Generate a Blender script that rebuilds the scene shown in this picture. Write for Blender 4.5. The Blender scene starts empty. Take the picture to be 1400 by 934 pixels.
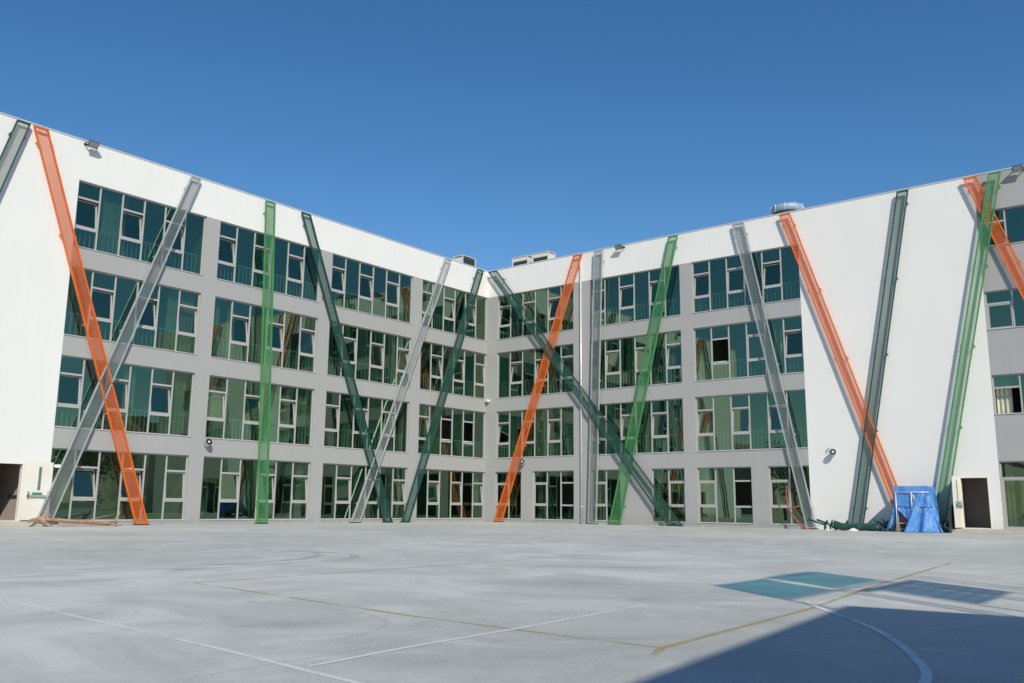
import bpy, bmesh, math, random
from mathutils import Vector, Matrix
R = math.radians
random.seed(7)
S = bpy.context.scene
COL = S.collection

# ------------------------------------------------------------------ helpers
class MB:
    """collects boxes, quads and tubes; build() links them as ONE mesh object"""
    def __init__(s): s.v = []; s.f = []; s.m = []; s.uv = {}; s.smooth = set()
    def quad(s, a, b, c, d, mi=0, uv=None):
        n = len(s.v); s.v += [tuple(a), tuple(b), tuple(c), tuple(d)]
        s.f.append((n, n+1, n+2, n+3)); s.m.append(mi)
        if uv: s.uv[len(s.f)-1] = uv
    def hexa(s, p, mi=0):               # p: 8 points, bottom ring then top ring
        n = len(s.v); s.v += [tuple(q) for q in p]
        for f in ((0,3,2,1),(4,5,6,7),(0,1,5,4),(1,2,6,5),(2,3,7,6),(3,0,4,7)):
            s.f.append(tuple(n+i for i in f)); s.m.append(mi)
    def box(s, x0, x1, y0, y1, z0, z1, mi=0, T=None):
        p = [(x0,y0,z0),(x1,y0,z0),(x1,y1,z0),(x0,y1,z0),(x0,y0,z1),(x1,y0,z1),(x1,y1,z1),(x0,y1,z1)]
        s.hexa([T(*q) for q in p] if T else p, mi)
    def tube(s, pts, r, n=8, mi=0, cap=True):
        pts = [Vector(p) for p in pts]; base = len(s.v)
        rs = r if isinstance(r, (list, tuple)) else [r]*len(pts)
        ref = None
        for i, p in enumerate(pts):
            d = (pts[min(i+1, len(pts)-1)]-pts[max(i-1, 0)]).normalized()
            if ref is None:
                ref = Vector((0,0,1)) if abs(d.z) < .9 else Vector((1,0,0))
            a = d.cross(ref).normalized(); b = d.cross(a).normalized(); ref = -b if False else ref
            for k in range(n):
                t = 2*math.pi*k/n
                s.v.append(tuple(p + (a*math.cos(t)+b*math.sin(t))*rs[i]))
        for i in range(len(pts)-1):
            for k in range(n):
                k2 = (k+1) % n
                s.smooth.add(len(s.f))
                s.f.append((base+i*n+k, base+i*n+k2, base+(i+1)*n+k2, base+(i+1)*n+k)); s.m.append(mi)
        if cap:
            s.f.append(tuple(base+k for k in range(n))); s.m.append(mi)
            s.f.append(tuple(base+(len(pts)-1)*n+k for k in range(n))); s.m.append(mi)
    def grid(s, rows, mi=0, smooth=True):
        base = len(s.v); nc = len(rows[0])
        for r_ in rows: s.v += [tuple(p) for p in r_]
        for i in range(len(rows)-1):
            for j in range(nc-1):
                if smooth: s.smooth.add(len(s.f))
                a = base+i*nc+j
                s.f.append((a, a+1, a+nc+1, a+nc)); s.m.append(mi)
    def build(s, name, mats, parent=None, loc=None, recalc=True, merge=0, bevel=0):
        if not isinstance(mats, (list, tuple)): mats = [mats]
        off = Vector(parent.matrix_world_loc if False else (parent['_o'] if parent else (loc or (0,0,0))))
        me = bpy.data.meshes.new(name)
        me.from_pydata([tuple(Vector(v)-off) for v in s.v], [], s.f)
        for m in mats: me.materials.append(m)
        for p, mi in zip(me.polygons, s.m): p.material_index = mi
        for i in s.smooth: me.polygons[i].use_smooth = True
        if s.uv:
            ul = me.uv_layers.new(name='UVMap')
            for fi, uv in s.uv.items():
                for li, c in zip(me.polygons[fi].loop_indices, uv): ul.data[li].uv = c
        if recalc or merge or bevel:
            bm = bmesh.new(); bm.from_mesh(me)
            if merge: bmesh.ops.remove_doubles(bm, verts=bm.verts, dist=merge)
            if recalc: bmesh.ops.recalc_face_normals(bm, faces=bm.faces)
            if bevel:
                bmesh.ops.bevel(bm, geom=[e for e in bm.edges if len(e.link_faces) == 2 and e.calc_face_angle(0) > .6],
                                offset=bevel, segments=2, affect='EDGES', profile=.5)
            bm.to_mesh(me); bm.free()
        o = bpy.data.objects.new(name, me); COL.objects.link(o)
        if parent: o.parent = parent
        elif loc: o.location = loc
        o['_o'] = tuple(off)
        return o

def thing(name, label, cat, loc=(0,0,0), group=None):
    o = bpy.data.objects.new(name, None); COL.objects.link(o); o.location = loc
    o.empty_display_size = .3
    o['label'] = label; o['category'] = cat; o['_o'] = tuple(loc)
    if group: o['group'] = group
    return o
def tag(o, label, cat, group=None):
    o['label'] = label; o['category'] = cat
    if group: o['group'] = group
    return o

def WL(u, out, z): return (-u, -out, z)      # left wing: u runs away from the inner corner, out = towards the court
def WR(u, out, z): return (-out, -u, z)      # right wing

# ------------------------------------------------------------------ materials
def newmat(name):
    m = bpy.data.materials.new(name); m.use_nodes = True
    nt = m.node_tree; nt.nodes.clear()
    out = nt.nodes.new('ShaderNodeOutputMaterial')
    return m, nt, out
def N(nt, typ, **kw):
    n = nt.nodes.new(typ)
    for k, v in kw.items():
        if k.startswith('i_'): n.inputs[k[2:].replace('_', ' ')].default_value = v
        else: setattr(n, k, v)
    return n
def c4(c): return (c[0], c[1], c[2], 1)
def coords(nt, scale=(1,1,1), kind='Object'):
    t = N(nt, 'ShaderNodeNewGeometry') if kind == 'World' else N(nt, 'ShaderNodeTexCoord')
    mp = N(nt, 'ShaderNodeMapping'); mp.inputs['Scale'].default_value = scale
    nt.links.new(t.outputs['Position' if kind == 'World' else kind], mp.inputs['Vector'])
    return mp.outputs['Vector']
def noise(nt, vec, scale, detail=4, rough=.55, dist=0):
    n = N(nt, 'ShaderNodeTexNoise'); n.inputs['Scale'].default_value = scale; n.inputs['Detail'].default_value = detail
    n.inputs['Roughness'].default_value = rough; n.inputs['Distortion'].default_value = dist
    nt.links.new(vec, n.inputs['Vector']); return n.outputs['Fac']
def ramp(nt, fac, stops):
    r = N(nt, 'ShaderNodeValToRGB'); e = r.color_ramp.elements
    while len(e) < len(stops): e.new(.5)
    for el, (p, c) in zip(e, stops): el.position = p; el.color = c4(c) if len(c) == 3 else c
    nt.links.new(fac, r.inputs['Fac']); return r.outputs['Color']
def mixc(nt, fac, a, b, mode='MIX'):
    m = N(nt, 'ShaderNodeMix', data_type='RGBA', blend_type=mode)
    for sock, val in ((m.inputs[0], fac), (m.inputs[6], a), (m.inputs[7], b)):
        if hasattr(val, 'links') or isinstance(val, bpy.types.NodeSocket): nt.links.new(val, sock)
        else: sock.default_value = val if not isinstance(val, tuple) else c4(val)
    return m.outputs[2]
def mth(nt, op, a, b=None, c=None):
    m = N(nt, 'ShaderNodeMath', operation=op)
    for i, val in enumerate((a, b, c)):
        if val is None: continue
        if isinstance(val, bpy.types.NodeSocket): nt.links.new(val, m.inputs[i])
        else: m.inputs[i].default_value = val
    return m.outputs[0]

def plain(name, col, rough=.5, metal=0, var=.06, vscale=3, bump=0, spec=.5, kind='Object'):
    m, nt, out = newmat(name)
    b = N(nt, 'ShaderNodeBsdfPrincipled'); b.inputs['Roughness'].default_value = rough; b.inputs['Metallic'].default_value = metal
    b.inputs['Specular IOR Level'].default_value = spec
    v = coords(nt, kind=kind); f = noise(nt, v, vscale, 5)
    lo = tuple(c*(1-var) for c in col); hi = tuple(min(1, c*(1+var)) for c in col)
    nt.links.new(ramp(nt, f, [(.3, lo), (.7, hi)]), b.inputs['Base Color'])
    if bump:
        bp = N(nt, 'ShaderNodeBump'); bp.inputs['Strength'].default_value = bump; bp.inputs['Distance'].default_value = .01
        nt.links.new(noise(nt, v, vscale*12, 4), bp.inputs['Height']); nt.links.new(bp.outputs['Normal'], b.inputs['Normal'])
    nt.links.new(b.outputs[0], out.inputs[0]); return m

def plaster(name, col, stain):
    """rendered wall: faint cloudiness, vertical rain streaks, fine grain"""
    m, nt, out = newmat(name)
    b = N(nt, 'ShaderNodeBsdfPrincipled'); b.inputs['Roughness'].default_value = .85; b.inputs['Specular IOR Level'].default_value = .25
    v = coords(nt, kind='World'); vs = coords(nt, (2.2, 2.2, .12), 'World')
    base = mixc(nt, ramp(nt, noise(nt, v, .35, 4), [(.35, (0,0,0)), (.7, (1,1,1))]), tuple(c*.965 for c in col), col)
    st = ramp(nt, noise(nt, vs, 1.6, 5, .6), [(.52, (0,0,0)), (.75, (1,1,1))])
    base = mixc(nt, mth(nt, 'MULTIPLY', st, .35), base, stain)
    # splash dirt above the paving and runs under the coping, both with ragged noise edges
    gp = N(nt, 'ShaderNodeNewGeometry'); sz = N(nt, 'ShaderNodeSeparateXYZ'); nt.links.new(gp.outputs['Position'], sz.inputs[0])
    lo = mth(nt, 'MULTIPLY', mth(nt, 'SUBTRACT', .75, sz.outputs[2]), 1.3); lo = mth(nt, 'MULTIPLY', mth(nt, 'MAXIMUM', lo, 0), ramp(nt, noise(nt, v, 1.6, 6, .7), [(.38, (0,0,0)), (.68, (1,1,1))]))
    base = mixc(nt, mth(nt, 'MINIMUM', mth(nt, 'MULTIPLY', lo, .5), .5), base, tuple(c*.62 for c in stain))
    hi = mth(nt, 'MULTIPLY', mth(nt, 'MAXIMUM', mth(nt, 'SUBTRACT', sz.outputs[2], 13.7), 0), .8)
    hi = mth(nt, 'MULTIPLY', hi, ramp(nt, noise(nt, coords(nt, (5, 5, .10), 'World'), 1.2, 5, .65), [(.54, (0,0,0)), (.74, (1,1,1))]))
    base = mixc(nt, mth(nt, 'MULTIPLY', hi, .35), base, tuple(c*.75 for c in stain))
    nt.links.new(base, b.inputs['Base Color'])
    bp = N(nt, 'ShaderNodeBump'); bp.inputs['Strength'].default_value = .18; bp.inputs['Distance'].default_value = .004
    nt.links.new(noise(nt, v, 90, 3), bp.inputs['Height']); nt.links.new(bp.outputs['Normal'], b.inputs['Normal'])
    nt.links.new(b.outputs[0], out.inputs[0]); return m

def glass(name, refl, trans, wav=.00012):
    m, nt, out = newmat(name)
    v = coords(nt, kind='World')
    bp = N(nt, 'ShaderNodeBump'); bp.inputs['Strength'].default_value = 1; bp.inputs['Distance'].default_value = wav*10
    nt.links.new(noise(nt, v, .9, 2), bp.inputs['Height'])
    g = N(nt, 'ShaderNodeBsdfGlossy'); g.inputs['Roughness'].default_value = 0; g.inputs['Color'].default_value = c4(refl)
    nt.links.new(bp.outputs['Normal'], g.inputs['Normal'])
    g2 = N(nt, 'ShaderNodeBsdfGlossy'); g2.inputs['Roughness'].default_value = 0; g2.inputs['Color'].default_value = (.8,.9,.88,1)
    t = N(nt, 'ShaderNodeBsdfTransparent'); t.inputs['Color'].default_value = c4(trans)
    a = N(nt, 'ShaderNodeAddShader'); nt.links.new(g.outputs[0], a.inputs[0]); nt.links.new(t.outputs[0], a.inputs[1])
    fr = N(nt, 'ShaderNodeLayerWeight'); fr.inputs['Blend'].default_value = .12
    mx = N(nt, 'ShaderNodeMixShader'); nt.links.new(mth(nt, 'MULTIPLY', fr.outputs['Fresnel'], .5), mx.inputs[0])
    nt.links.new(a.outputs[0], mx.inputs[1]); nt.links.new(g2.outputs[0], mx.inputs[2])
    nt.links.new(mx.outputs[0], out.inputs[0]); return m

def meshmat(name, col, wire=.30, pu=.135, pv=.078, metal=0, rough=.5):
    """expanded metal: diamond strands from the panel's own UV (metres), open between them"""
    m, nt, out = newmat(name)
    uv = N(nt, 'ShaderNodeTexCoord'); sp = N(nt, 'ShaderNodeSeparateXYZ'); nt.links.new(uv.outputs['UV'], sp.inputs[0])
    a = mth(nt, 'DIVIDE', sp.outputs[0], pu); b = mth(nt, 'DIVIDE', sp.outputs[1], pv)
    d1 = mth(nt, 'LESS_THAN', mth(nt, 'FRACT', mth(nt, 'ADD', a, b)), wire)
    d2 = mth(nt, 'LESS_THAN', mth(nt, 'FRACT', mth(nt, 'SUBTRACT', a, b)), wire)
    al = mth(nt, 'MAXIMUM', d1, d2)
    p = N(nt, 'ShaderNodeBsdfPrincipled'); p.inputs['Roughness'].default_value = rough; p.inputs['Metallic'].default_value = metal
    f = noise(nt, coords(nt), 2, 4)
    nt.links.new(ramp(nt, f, [(.3, tuple(c*.88 for c in col)), (.7, tuple(min(1, c*1.1) for c in col))]), p.inputs['Base Color'])
    t = N(nt, 'ShaderNodeBsdfTransparent')
    mx = N(nt, 'ShaderNodeMixShader'); nt.links.new(al, mx.inputs[0]); nt.links.new(t.outputs[0], mx.inputs[1]); nt.links.new(p.outputs[0], mx.inputs[2])
    nt.links.new(mx.outputs[0], out.inputs[0]); return m

M = {}
M['white'] = plaster('white_render', (.735,.732,.71), (.685,.68,.66))
M['grey'] = plaster('grey_render', (.358,.357,.355), (.32,.32,.318))
M['greyR'] = M['grey']
M['alu'] = plain('aluminium_paint', (.385,.38,.37), .45, 0, .03)
M['sill'] = plain('sill_metal', (.52,.52,.51), .4, 0, .05)
M['cap'] = plain('coping_metal', (.62,.63,.64), .35, .3, .05)
M['glass'] = glass('tinted_glass', (.115,.185,.128), (.19,.28,.23))
M['sash_glass'] = glass('sash_glass', (.13,.19,.12), (.22,.29,.255))
M['rail'] = plain('railing_paint', (.75,.8,.77), .5)
M['curtain'] = plain('curtain_cloth', (.52,.50,.40), .9, 0, .25, 1.2)
M['room'] = plain('room_wall', (.30,.29,.265), .9, 0, .05, .5)
M['roomfloor'] = plain('room_floor', (.25,.23,.2), .6, 0, .1, 1)
M['vest'] = plain('vestibule_wall', (.34,.29,.25), .85, 0, .1, 1)
M['door'] = plain('door_paint', (.74,.71,.63), .45, 0, .03)
M['doorbar'] = plain('push_bar_metal', (.42,.47,.44), .35, .4)
M['greenbar'] = plain('push_bar_green', (.05,.25,.15), .4)
M['darkgl'] = plain('vision_glass', (.16,.17,.17), .1, 0, .05)
M['step'] = plain('step_concrete', (.46,.41,.34), .9, 0, .15, 2, .3)
for nm, c, r in (('orange', (.68,.14,.014), .5), ('green', (.055,.245,.075), .55), ('dark', (.010,.060,.046), .45), ('galv', (.42,.46,.46), .42)):
    M[nm] = plain(nm+'_paint', c, r, .35 if nm == 'galv' else 0, .12, 2)
M['orange_m'] = meshmat('orange_mesh', (.68,.13,.012), .29)
M['green_m'] = meshmat('green_mesh', (.065,.25,.085), .27)
M['dark_m'] = meshmat('dark_green_mesh', (.02,.085,.07), .30)
M['galv_m'] = meshmat('galvanised_mesh', (.215,.24,.24), .27, pu=.20, pv=.078, metal=.2)
M['green_pale_m'] = meshmat('pale_green_mesh', (.085,.27,.10), .27)  # slightly paler green than the other green mesh
M['dark_pale_m'] = meshmat('dark_green_frame_grey_mesh', (.24,.27,.255), .28, pu=.20, pv=.078)
M['pale_m'] = meshmat('pale_galvanised_mesh', (.42,.45,.45), .17, metal=.3)
M['black'] = plain('black_plastic', (.02,.022,.02), .4)
M['white_p'] = plain('white_plastic', (.72,.72,.68), .4)
M['flood'] = plain('floodlight_grey', (.06,.068,.064), .5)
M['lens'] = plain('floodlight_lens', (.26,.28,.27), .15)
M['hvac'] = plain('hvac_panel', (.62,.60,.53), .5, 0, .04)
M['coil'] = plain('hvac_coil', (.035,.055,.055), .6, 0)
M['pipe'] = plain('pipe_paint', (.60,.61,.60), .4, .2)
M['wood'] = plain('weathered_wood', (.36,.225,.14), .85, 0, .35, 9, .5)
M['plank'] = plain('new_plank', (.55,.36,.16), .8, 0, .2, 6)
M['hose'] = plain('red_hose', (.36,.07,.05), .5)
M['tubew'] = plain('scaffold_tube', (.72,.72,.68), .35, .2)
M['rubber'] = plain('dark_steel', (.03,.04,.035), .6)
M['pvc'] = plain('polycarbonate', (.26,.36,.43), .45)

def tarpmat():
    m, nt, out = newmat('blue_tarpaulin')
    p = N(nt, 'ShaderNodeBsdfPrincipled'); p.inputs['Roughness'].default_value = .42
    v = coords(nt)
    col = ramp(nt, noise(nt, v, 2.6, 6, .65, .6), [(.32, (.07,.23,.60)), (.52, (.10,.32,.75)), (.66, (.22,.43,.80)), (.78, (.36,.52,.78))])
    nt.links.new(col, p.inputs['Base Color'])
    bp = N(nt, 'ShaderNodeBump'); bp.inputs['Strength'].default_value = .8; bp.inputs['Distance'].default_value = .035
    vo = N(nt, 'ShaderNodeTexVoronoi', feature='DISTANCE_TO_EDGE'); vo.inputs['Scale'].default_value = 5.5
    wv = N(nt, 'ShaderNodeVectorMath', operation='ADD'); nz = N(nt, 'ShaderNodeTexNoise'); nz.inputs['Scale'].default_value = 3
    nt.links.new(v, nz.inputs['Vector']); nt.links.new(v, wv.inputs[0]); nt.links.new(nz.outputs['Color'], wv.inputs[1]); nt.links.new(wv.outputs[0], vo.inputs['Vector'])
    hgt = mth(nt, 'ADD', mth(nt, 'MULTIPLY', vo.outputs['Distance'], .9), mth(nt, 'MULTIPLY', noise(nt, v, 6, 6, .6, 1), .8))
    nt.links.new(hgt, bp.inputs['Height']); nt.links.new(bp.outputs['Normal'], p.inputs['Normal'])
    tr = N(nt, 'ShaderNodeBsdfTranslucent'); tr.inputs['Color'].default_value = (.14,.36,.78,1)
    mx = N(nt, 'ShaderNodeMixShader'); mx.inputs[0].default_value = .2
    nt.links.new(p.outputs[0], mx.inputs[1]); nt.links.new(tr.outputs[0], mx.inputs[2])
    nt.links.new(mx.outputs[0], out.inputs[0]); return m
M['tarp'] = tarpmat()

def concretemat():
    m, nt, out = newmat('court_concrete')
    p = N(nt, 'ShaderNodeBsdfPrincipled'); p.inputs['Specular IOR Level'].default_value = .35
    v = coords(nt, kind='World')
    # trowelled swirls: noise stretched along a slowly turning direction
    va = coords(nt, (.9, .62, 1), 'World'); vb = coords(nt, (.6, .95, 1), 'World')
    big = noise(nt, v, .10, 4, .55, .5)
    sw1 = noise(nt, va, .75, 7, .66, .9); sw2 = noise(nt, vb, 1.3, 7, .66, 1.4)
    pick = ramp(nt, noise(nt, v, .12, 2), [(.40, (0,0,0)), (.60, (1,1,1))])
    sw = mixc(nt, pick, sw1, sw2)
    tone = mth(nt, 'ADD', mth(nt, 'MULTIPLY', big, .35), mth(nt, 'MULTIPLY', sw, .68))
    col = ramp(nt, tone, [(.40, (.35,.362,.337)), (.485, (.45,.463,.428)), (.55, (.53,.541,.496)), (.62, (.655,.66,.61))])
    # pale laitance smears
    sm = ramp(nt, noise(nt, coords(nt, (.75,.9,1), 'World'), .8, 6, .68, 1.2), [(.56, (0,0,0)), (.68, (1,1,1))])
    col = mixc(nt, mth(nt, 'MULTIPLY', sm, .5), col, (.68,.69,.67))
    # tan dusty zones
    du = ramp(nt, noise(nt, v, .21, 3), [(.56, (0,0,0)), (.72, (1,1,1))])
    col = mixc(nt, mth(nt, 'MULTIPLY', du, .35), col, (.54,.525,.475))
    fine = noise(nt, v, 34, 5, .75)
    col = mixc(nt, .30, col, ramp(nt, fine, [(.32, (.26,.275,.27)), (.68, (.70,.71,.69))]))
    # small stains with a firm edge, hairline cracks, grit
    stn = ramp(nt, noise(nt, v, .55, 7, .72, .4), [(.615, (0,0,0)), (.635, (1,1,1))])
    col = mixc(nt, mth(nt, 'MULTIPLY', stn, .14), col, (.30,.31,.30))
    stl = ramp(nt, noise(nt, coords(nt, (1.1,.8,1), 'World'), .8, 8, .75, .3), [(.60, (0,0,0)), (.615, (1,1,1))])
    col = mixc(nt, mth(nt, 'MULTIPLY', stl, .20), col, (.70,.71,.69))
    ck = N(nt, 'ShaderNodeTexVoronoi', feature='DISTANCE_TO_EDGE'); ck.inputs['Scale'].default_value = .16
    wv = N(nt, 'ShaderNodeVectorMath', operation='ADD'); nz = N(nt, 'ShaderNodeTexNoise'); nz.inputs['Scale'].default_value = .9; nz.inputs['Detail'].default_value = 7
    nt.links.new(v, nz.inputs['Vector']); nt.links.new(v, wv.inputs[0]); nt.links.new(nz.outputs['Color'], wv.inputs[1]); nt.links.new(wv.outputs[0], ck.inputs['Vector'])
    crk = mth(nt, 'MULTIPLY', mth(nt, 'LESS_THAN', ck.outputs['Distance'], .0008), .10)
    col = mixc(nt, crk, col, (.2,.2,.2))
    grit = ramp(nt, noise(nt, v, 70, 2), [(.74, (0,0,0)), (.77, (1,1,1))])
    col = mixc(nt, mth(nt, 'MULTIPLY', grit, .5), col, (.17,.17,.16))
    sp = ramp(nt, noise(nt, v, 9, 2), [(.745, (0,0,0)), (.765, (1,1,1))])
    col = mixc(nt, mth(nt, 'MULTIPLY', sp, .5), col, (.66,.67,.66))
    nt.links.new(col, p.inputs['Base Color'])
    nt.links.new(ramp(nt, sw, [(.3, (.55,.55,.55)), (.7, (.8,.8,.8))]), p.inputs['Roughness'])
    bp = N(nt, 'ShaderNodeBump'); bp.inputs['Strength'].default_value = .25; bp.inputs['Distance'].default_value = .006
    nt.links.new(noise(nt, v, 22, 6, .7), bp.inputs['Height']); nt.links.new(bp.outputs['Normal'], p.inputs['Normal'])
    nt.links.new(p.outputs[0], out.inputs[0]); return m
M['court'] = concretemat()
M['earth'] = plain('dry_ground', (.26,.235,.18), .95, 0, .25, .3, kind='World')

def paint(name, col, wear=.45, faint=1.0):
    m, nt, out = newmat(name)
    p = N(nt, 'ShaderNodeBsdfPrincipled'); p.inputs['Roughness'].default_value = .7; p.inputs['Base Color'].default_value = c4(col)
    t = N(nt, 'ShaderNodeBsdfTransparent'); v = coords(nt, kind='World')
    f = ramp(nt, noise(nt, v, 1.3, 6, .7), [(wear-.12, (0,0,0)), (wear+.12, (faint,)*3)])
    mx = N(nt, 'ShaderNodeMixShader'); nt.links.new(f, mx.inputs[0]); nt.links.new(t.outputs[0], mx.inputs[1]); nt.links.new(p.outputs[0], mx.inputs[2])
    nt.links.new(mx.outputs[0], out.inputs[0]); return m
M['pwhite'] = paint('white_line_paint', (.76,.79,.78), .38, .85)
M['parc'] = paint('white_arc_paint', (.72,.75,.75), .33)
M['pfaint'] = paint('worn_white_paint', (.62,.65,.65), .5, .6)
M['pyellow'] = paint('yellow_line_paint', (.47,.40,.18), .46, .75)
M['pyfaint'] = paint('worn_yellow_paint', (.45,.38,.16), .5, .7)
M['tyre'] = paint('tyre_rubber_mark', (.30,.31,.305), .5, .35)

# ------------------------------------------------------------------ ground
def struct(o): o['kind'] = 'structure'; return o
b = MB(); b.quad((-600,-600,-.03),(600,-600,-.03),(600,600,-.03),(-600,600,-.03)); struct(b.build('ground', M['earth']))
b = MB(); b.quad((-75,-75,0),(12,-75,0),(12,12,0),(-75,12,0)); struct(b.build('courtyard', M['court']))

def line(name, pts, w, mat, z):
    b = MB(); pts = [Vector((p[0], p[1], z)) for p in pts]; L = []; Rr = []
    for i, p in enumerate(pts):
        if i == 0: d = pts[1]-p
        elif i == len(pts)-1: d = p-pts[i-1]
        else: d = (pts[i+1]-p).normalized()+(p-pts[i-1]).normalized()
        d.normalize(); n = Vector((-d.y, d.x, 0))*w/2
        L.append(p+n); Rr.append(p-n)
    for i in range(len(pts)-1): b.quad(L[i], Rr[i], Rr[i+1], L[i+1])
    return struct(b.build(name, mat, recalc=False))
def smooth(pts, k=6):
    P = [Vector((p[0], p[1], 0)) for p in pts]; out = []
    for i in range(len(P)-1):
        p0 = P[max(i-1,0)]; p1 = P[i]; p2 = P[i+1]; p3 = P[min(i+2,len(P)-1)]
        for j in range(k):
            t = j/k
            out.append(.5*((2*p1)+(p2-p0)*t+(2*p0-5*p1+4*p2-p3)*t*t+(3*p1-p0-3*p2+p3)*t**3))
    out.append(P[-1]); return out
line('white_court_line', [(-36.9,-23.4),(-37.1,-25.57),(-37.26,-27.22),(-37.46,-29.39),(-37.61,-30.55),(-37.72,-31.6)], .042, M['pwhite'], .0018)
line('white_court_line', [(-37.51,-30.26),(-36.67,-30.18),(-35.66,-30.15),(-33.6,-30.02)], .042, M['pwhite'], .003)
line('white_court_line', [(-38.16,-30.08),(-37.43,-30.04),(-36.61,-30.0),(-34.2,-29.8)], .025, M['pfaint'], .002)
line('yellow_court_line', [(-34.99,-25.26),(-35.53,-29.06),(-35.62,-30.37),(-35.66,-31.36)], .05, M['pyellow'], .0015)
line('yellow_court_line', [(-35.92,-31.43),(-35.66,-31.34),(-32.78,-31.21),(-29.77,-30.87),(-24.24,-30.4)], .055, M['pyellow'], .0025)
line('yellow_court_line', [(-34.99,-25.26),(-32.9,-25.2),(-29,-25.0),(-23.5,-24.6)], .05, M['pyfaint'], .002)
line('white_court_arc', smooth([(-32.25,-30.95),(-32.87,-31.37),(-33.8,-32.03),(-34.59,-32.45),(-35.12,-32.68),(-35.54,-32.83),(-35.95,-32.9),(-36.4,-32.9),(-37.2,-32.75)]), .055, M['parc'], .004)
line('white_court_arc', smooth([(-35.75,-27.3),(-35.62,-28.05),(-35.62,-28.4),(-35.7,-28.78),(-35.86,-29.13),(-36.06,-29.33),(-36.35,-29.5),(-36.8,-29.62)]), .05, M['pfaint'], .002)
for dr in (0, 1.6):
    line('tyre_mark', smooth([(-33.8-dr*.2,-22.9-dr*.3),(-31.9,-22.7-dr*.35),(-30.7,-22.1-dr*.5),(-30.0,-21.3-dr*.6),(-29.7,-20.4-dr*.6),(-30.0,-19.4-dr*.5)]), .16, M['tyre'], .002+dr*.0006)

# ------------------------------------------------------------------ the school
H1, S1, DS, ST, TOP = 2.847, .173, -.05, 3.5, 14.93
def head(k): return H1+ST*(k-1)-(.036 if k == 4 else 0)
def sill(k): return S1 if k == 1 else S1+DS+ST*(k-1)
LBAY = [(19.33,25.01),(12.87,18.63),(6.39,12.14),(.015,5.65)]
RBAY = [(.78,6.26),(7.36,12.91),(13.6,19.2)]
OPEN_L, OPEN_R = [], []       # (u0,u1,z0,z1,panes,first_is_opening)
for k in (4,3,2,1):
    for u0, u1 in LBAY: OPEN_L.append((u0,u1,sill(k),head(k),6,k % 2 == 0,k))
    if k > 1:
        for u0, u1 in RBAY: OPEN_R.append((u0,u1,sill(k),head(k),6,k % 2 == 0,k))
for u0, u1, n, first in ((.75,2.65,2,True),(3.48,6.26,3,True),(7.36,9.2,2,True),(11.05,12.91,2,False),(13.6,16.42,3,True),(17.26,19.2,2,True)):
    OPEN_R.append((u0,u1,S1,H1,n,first,1))
for k in (4,3,2): OPEN_R.append((26.95,30.9,sill(k)+1.1,head(k),4,True,k))
OPEN_R.append((26.95,30.9,S1,H1,4,True,1))
DOOR_L = (25.92,27.5,.2,2.26); DOOR_R = (25.42,26.52,.2,2.25)
LEND, REND, DEPTH, TH = 34.0, 36.0, 8.0, .3

school = thing('school_building', 'four storey white and grey school with tinted windows, two wings meeting in an inner corner', 'building', (0,0,0))

def wall_cells(T, umin, umax, openings, white):
    us = sorted({umin, umax, *[o[0] for o in openings], *[o[1] for o in openings], *white['us']})
    zs = sorted({0.0, TOP, *[o[2] for o in openings], *[o[3] for o in openings], white['z']})
    us = [u for u in us if umin <= u <= umax]
    def hole(i, j):
        if i < 0 or j < 0 or i >= len(us)-1 or j >= len(zs)-1: return True
        uc = (us[i]+us[i+1])/2; zc = (zs[j]+zs[j+1])/2
        return any(o[0] < uc < o[1] and o[2] < zc < o[3] for o in openings)
    out = {'g': MB(), 'w': MB()}
    for i in range(len(us)-1):
        for j in range(len(zs)-1):
            if hole(i, j): continue
            u0, u1, z0, z1 = us[i], us[i+1], zs[j], zs[j+1]
            b = out['w' if white['f']((u0+u1)/2, (z0+z1)/2) else 'g']
            b.quad(T(u0,0,z0), T(u1,0,z0), T(u1,0,z1), T(u0,0,z1))
            b.quad(T(u0,-TH,z0), T(u1,-TH,z0), T(u1,-TH,z1), T(u0,-TH,z1))
            if hole(i-1, j): b.quad(T(u0,0,z0), T(u0,-TH,z0), T(u0,-TH,z1), T(u0,0,z1))
            if hole(i+1, j): b.quad(T(u1,0,z0), T(u1,-TH,z0), T(u1,-TH,z1), T(u1,0,z1))
            if hole(i, j-1): b.quad(T(u0,0,z0), T(u1,0,z0), T(u1,-TH,z0), T(u0,-TH,z0))
            if hole(i, j+1): b.quad(T(u0,0,z1), T(u1,0,z1), T(u1,-TH,z1), T(u0,-TH,z1))
    return out
ZB = head(4)
wl = wall_cells(WL, 0, LEND, OPEN_L+[DOOR_L], dict(us=[25.01], z=ZB, f=lambda u, z: u > 25.01 or z > ZB))
wr = wall_cells(WR, -TH, REND, OPEN_R+[DOOR_R], dict(us=[19.2, 26.92, 0], z=ZB, f=lambda u, z: 19.2 < u < 26.92 or (z > ZB and u < 19.3)))
for w_, lab in ((wl, 'left'), (wr, 'right')):
    for kx, nm, mt in (('g', 'wall', M['grey']), ('w', 'wall', M['white'])):
        o = w_[kx].build(nm, mt, school, recalc=False, merge=.0005)
        o['label'] = 'grey rendered piers and bands' if kx == 'g' else 'white rendered parapet band and end wall'
# coping
b = MB()
b.box(.06, LEND, -.32, .025, TOP, TOP+.05, T=WL); b.build('coping', M['cap'], school)
b = MB()
b.box(-.32, REND, -.32, .025, TOP+.002, TOP+.052, T=WR); b.build('coping', M['cap'], school)
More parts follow.
